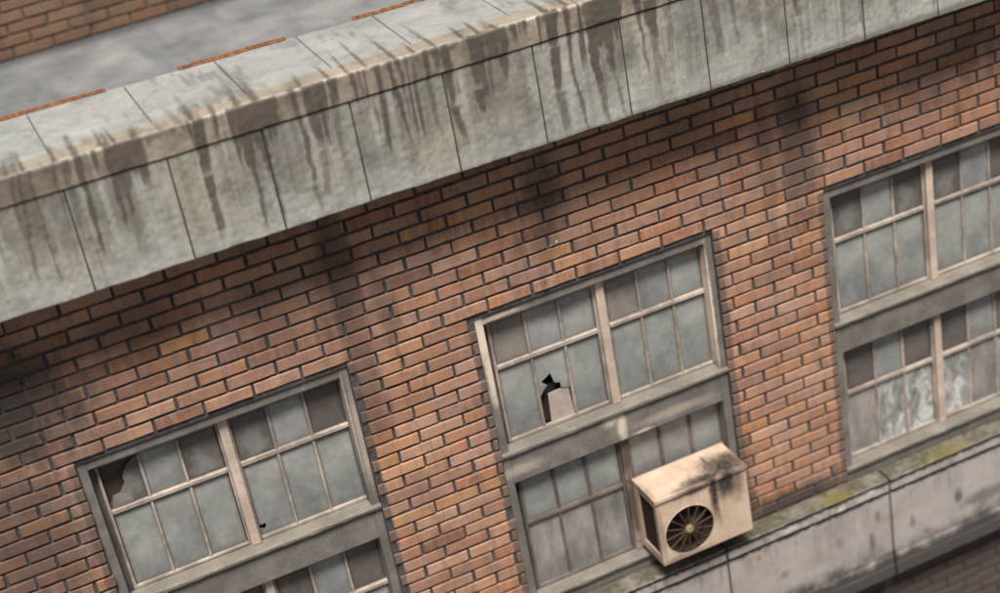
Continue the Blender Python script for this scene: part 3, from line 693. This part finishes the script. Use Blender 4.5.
# ------------------------------------------------------------------ ledge below the windows
bm = bmesh.new()
prism(bm, [(-.02, -2.80), (-.12, -2.80), (-.12, -3.74), (-.02, -3.74)], -10.2, 10.2)
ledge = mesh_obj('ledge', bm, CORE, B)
LJ = [-10.1, -8.91, -7.31, -5.71, -4.11, -2.51, -.91, .69, 2.287, 3.89, 5.49, 7.09, 8.69, 10.0]
for a, b in zip(LJ, LJ[1:]):
    bm = bmesh.new()
    x0, x1 = a + .012, b - .012
    n = 30
    prof = [(YF - .002, -2.752), (-.192, -2.760), (-.203, -2.766), (-.203, -2.776), (-.140, -2.780), (-.140, -2.806), (-.192, -2.809), (-.197, -2.815), (-.197, -2.878), (-.190, -2.884), (-.130, -2.886), (-.130, -2.914), (-.184, -2.917), (-.189, -2.924), (-.189, -3.56), (-.200, -3.575), (-.202, -3.64), (-.192, -3.65), (-.205, -3.665), (-.208, -3.775), (-.200, -3.785), (YF - .002, -3.785)]
    rings = []
    for i in range(n + 1):
        x = x0 + (x1 - x0) * i / n
        rings.append([bm.verts.new((x, y + (random.uniform(-.002, .002) if y < -.05 else 0), z + random.uniform(-.0022, .0022))) for y, z in prof])
    m_ = len(prof); fs = []
    for i in range(n):
        for k in range(m_): fs.append(bm.faces.new((rings[i][k], rings[i][(k + 1) % m_], rings[i + 1][(k + 1) % m_], rings[i + 1][k])))
    fs += [bm.faces.new(rings[0][::-1]), bm.faces.new(rings[-1])]
    bmesh.ops.recalc_face_normals(bm, faces=fs)
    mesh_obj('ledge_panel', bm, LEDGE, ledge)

# ------------------------------------------------------------------ air conditioner
A = empty('air_conditioner', (.468, -.15, -2.66), 'beige box air conditioner with a round fan, sooty on top, fixed at the middle window', 'air conditioner')
ax0, ax1, ay0, ay1, az0, az1 = .058, .880, -.338, .044, -2.556, -1.935
bm = bmesh.new()
# front plate with a round opening
cx, cz, rad = .325, -2.307, .219
N = 56
fi, fo, rim = [], [], []
for k in range(N):
    t = 2 * math.pi * k / N
    dx, dz = math.cos(t), math.sin(t)
    fi.append(bm.verts.new((cx + rad * dx, ay0, cz + rad * dz))); rim.append(bm.verts.new((cx + rad * .985 * dx, ay0 + .12, cz + rad * .985 * dz)))
    s = min(((ax1 - cx) if dx > 0 else (cx - ax0)) / max(abs(dx), 1e-6), ((az1 - cz) if dz > 0 else (cz - az0)) / max(abs(dz), 1e-6))
    fo.append(bm.verts.new((cx + s * dx, ay0, cz + s * dz)))
corners = []
for k in range(N):
    k2 = (k + 1) % N
    a, b_ = fo[k].co, fo[k2].co
    ca = None
    for X in (ax0, ax1):
        for Z in (az0, az1):
            if (abs(a.x - X) < 1e-4 and abs(b_.z - Z) < 1e-4) or (abs(a.z - Z) < 1e-4 and abs(b_.x - X) < 1e-4):
                if (Vector((X, ay0, Z)) - a).length > 1e-4 and (Vector((X, ay0, Z)) - b_).length > 1e-4: ca = bm.verts.new((X, ay0, Z))
    vs = [fi[k], fo[k]] + ([ca] if ca else []) + [fo[k2], fi[k2]]
    bm.faces.new(vs)
    f_ = bm.faces.new((fi[k], fi[k2], rim[k2], rim[k])); f_.material_index = 1
th = .018
# folded front edges, right side, back, bottom, left side frame
box(bm, ax1 - th, ax1, ay0 + .0015, ay1, az0, az1)
box(bm, ax0, ax1 - th, ay1 - th, ay1, az0, az1)
box(bm, ax0, ax1 - th, ay0 + .0015, ay1 - th, az0, az0 + th)
box(bm, ax0, ax0 + th, ay0 + .0015, ay0 + .05, az0 + th, az1, .003); box(bm, ax0, ax0 + th, ay1 - .07, ay1 - th, az0 + th, az1, .003)
box(bm, ax0, ax0 + th, ay0 + .05, ay1 - .07, az0 + th, az0 + .075, .003); box(bm, ax0, ax0 + th, ay0 + .05, ay1 - .07, az1 - .07, az1, .003)
# pressed seam right of the fan and a raised border round the opening
box(bm, .585, .590, ay0 - .0025, ay0 + .001, az0 + .02, az1 - .01)
for k in range(N):
    t0, t1 = 2 * math.pi * k / N, 2 * math.pi * (k + 1) / N
    q = []
    for t in (t0, t1):
        for rr, yy in ((rad + .006, ay0 - .0005), (rad + .003, ay0 - .003), (rad - .000, ay0 - .003), (rad - .001, ay0 + .003)):
            q.append(bm.verts.new((cx + rr * math.cos(t), yy, cz + rr * math.sin(t))))
    for j in range(3): bm.faces.new((q[j], q[j + 1], q[j + 5], q[j + 4]))
bmesh.ops.remove_doubles(bm, verts=bm.verts, dist=1e-5)
bmesh.ops.recalc_face_normals(bm, faces=bm.faces)
mesh_obj('body', bm, [AC, BLACKMETAL], A)
bm = bmesh.new()
box(bm, ax0 - .008, ax1 + .006, ay0 - .014, ay1, az1 + .001, az1 + .022, .007, 0, 2)
box(bm, ax0 - .010, ax1 + .008, ay0 - .0175, ay0 - .0145, az1 - .012, az1 + .016, .001)
mesh_obj('lid', bm, AC, A)
bm = bmesh.new()   # dark fan well
for k in range(N):
    t0, t1 = 2 * math.pi * k / N, 2 * math.pi * (k + 1) / N
    bm.faces.new([bm.verts.new(p) for p in ((cx, ay0 + .121, cz), (cx + .225 * math.cos(t0), ay0 + .121, cz + .225 * math.sin(t0)), (cx + .225 * math.cos(t1), ay0 + .121, cz + .225 * math.sin(t1)))])
for k in range(5):  # swept fan blades
    t = 2 * math.pi * k / 5
    pts = []
    for i in range(6):
        r_ = .03 + .155 * i / 5
        for e in (-.34, .34): pts.append((cx + r_ * math.cos(t + e + .5 * i / 5), ay0 + .085 + e * .07, cz + r_ * math.sin(t + e + .5 * i / 5)))
    vv = [bm.verts.new(p) for p in pts]
    for i in range(5): bm.faces.new((vv[2 * i], vv[2 * i + 1], vv[2 * i + 3], vv[2 * i + 2]))
bmesh.ops.remove_doubles(bm, verts=bm.verts, dist=1e-5)
mesh_obj('fan', bm, BLACKMETAL, A)
bm = bmesh.new()   # radial guard
def bar(bm, p, q, r, n=6):
    p, q = Vector(p), Vector(q); d = (q - p).normalized(); a = d.orthogonal().normalized(); b = d.cross(a)
    A_ = [bm.verts.new(p + (a * math.cos(2 * math.pi * k / n) + b * math.sin(2 * math.pi * k / n)) * r) for k in range(n)]
    B_ = [bm.verts.new(q + (a * math.cos(2 * math.pi * k / n) + b * math.sin(2 * math.pi * k / n)) * r) for k in range(n)]
    for k in range(n): bm.faces.new((A_[k], A_[(k + 1) % n], B_[(k + 1) % n], B_[k]))
    bm.faces.new(A_[::-1]); bm.faces.new(B_)
for k in range(14):
    t = 2 * math.pi * (k + .3) / 14
    bar(bm, (cx + .03 * math.cos(t), ay0 + .006, cz + .03 * math.sin(t)), (cx + rad * math.cos(t), ay0 + .012, cz + rad * math.sin(t)), .0052)
for rr in ():
    for k in range(28):
        t0, t1 = 2 * math.pi * k / 28, 2 * math.pi * (k + 1) / 28
        bar(bm, (cx + rr * math.cos(t0), ay0 + .013, cz + rr * math.sin(t0)), (cx + rr * math.cos(t1), ay0 + .013, cz + rr * math.sin(t1)), .0022, 5)
mesh_obj('fan_guard', bm, GUARD, A)
b = bmesh.new(); bmesh.ops.create_cone(b, cap_ends=True, segments=24, radius1=.040, radius2=.030, depth=.022)
bmesh.ops.rotate(b, verts=b.verts, matrix=Matrix.Rotation(math.pi / 2, 3, 'X')); bmesh.ops.translate(b, verts=b.verts, vec=(cx, ay0 + .004, cz))
mesh_obj('hub', b, HUB, A)
bm = bmesh.new()   # louvred side opening
box(bm, ax0 + .035, ax0 + .04, ay0 + .02, ay1 - .03, az0 + .03, az1 - .02)
for k in range(15):
    z = az0 + .085 + k * .032
    prism(bm, [(ay0 + .05, z), (ay0 + .05, z + .003), (ay1 - .07, z + .003), (ay1 - .07, z)], ax0 + .012, ax0 + .034)
mesh_obj('side_grille', bm, BLACKMETAL, A)
for x in (.17, .76):   # feet standing on the window sill
    bm = bmesh.new()
    box(bm, x - .02, x + .02, -.016, .04, -2.632, az0 - .001, .004)
    mesh_obj('bracket', bm, DARKSTEEL, A)

# ------------------------------------------------------------------ building behind the roof
Bk = empty('brick_building', (-2, 5.2, -7), 'dark brown brick building rising behind the grey roof', 'building')
bm = bmesh.new(); lt = bm.faces.layers.float.new('tint'); lu = bm.faces.layers.float.new('tone'); lh = bm.faces.layers.float.new('haze')
bricks(bm, 5.0, .03, -12, 9, 1.34, 4.2, 1.36, .1, [], lt, lu, lh)
box(bm, -14, 14, 5.016, 8, -7, 4.3, mat=1)
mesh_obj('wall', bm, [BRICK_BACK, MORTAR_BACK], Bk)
bm = bmesh.new(); box(bm, -14.1, 14.1, 4.93, 8.1, 4.305, 4.45, .01)
mesh_obj('coping', bm, CORE, Bk)

# ------------------------------------------------------------------ light, camera, render settings
w = bpy.data.worlds.new('World'); scene.world = w; w.use_nodes = True
nt = w.node_tree; bg = nt.nodes['Background']
sky = nt.nodes.new('ShaderNodeTexSky'); sky.sky_type = 'NISHITA'; sky.sun_disc = False
EL, AZ = math.radians(63), math.radians(197)
sky.sun_elevation = EL; sky.sun_rotation = AZ
sky.air_density = 1.0; sky.dust_density = 1.2; sky.ozone_density = 1.0
hs = nt.nodes.new('ShaderNodeHueSaturation'); hs.inputs['Saturation'].default_value = .06
nt.links.new(sky.outputs[0], hs.inputs['Color']); nt.links.new(hs.outputs[0], bg.inputs['Color'])
bg.inputs['Strength'].default_value = .05
sd = bpy.data.lights.new('sun', 'SUN'); sd.energy = 5.0; sd.angle = math.radians(18); sd.color = (1.0, .955, .90)
so = bpy.data.objects.new('sun', sd); COL.objects.link(so)
dirv = Vector((math.sin(AZ) * math.cos(EL), math.cos(AZ) * math.cos(EL), math.sin(EL)))
so.rotation_euler = dirv.to_track_quat('Z', 'Y').to_euler(); so.location = dirv * 30

cd = bpy.data.cameras.new('camera'); cam = bpy.data.objects.new('camera', cd); COL.objects.link(cam)
R = [[0.9015893405886144, -0.3277409102950184, 0.28235183133101915], [-0.3988760807216221, -0.3771968326817111, 0.8358351641580074], [-0.16743516107779036, -0.8662034663598838, -0.4708046534402315]]
right = Vector([R[i][0] for i in range(3)]); up = -Vector([R[i][1] for i in range(3)]); back = -Vector([R[i][2] for i in range(3)])
mw = Matrix((right, up, back)).transposed().to_4x4(); mw.translation = Vector((-4.322060921125269, -10.543079185609463, 6.037225421461564))
cam.matrix_world = mw
cd.sensor_width = 36; cd.lens = 36 * 1.7253211; cd.clip_end = 2000
cd.dof.use_dof = True; cd.dof.focus_distance = 12.3; cd.dof.aperture_fstop = .45
scene.camera = cam
vs_ = scene.view_settings; vs_.view_transform = 'Standard'; vs_.look = 'None'; vs_.exposure = 0.44; vs_.gamma = 1; vs_.use_curve_mapping = False
scene.render.engine = 'CYCLES'
scene.render.resolution_x = 1024; scene.render.resolution_y = 607
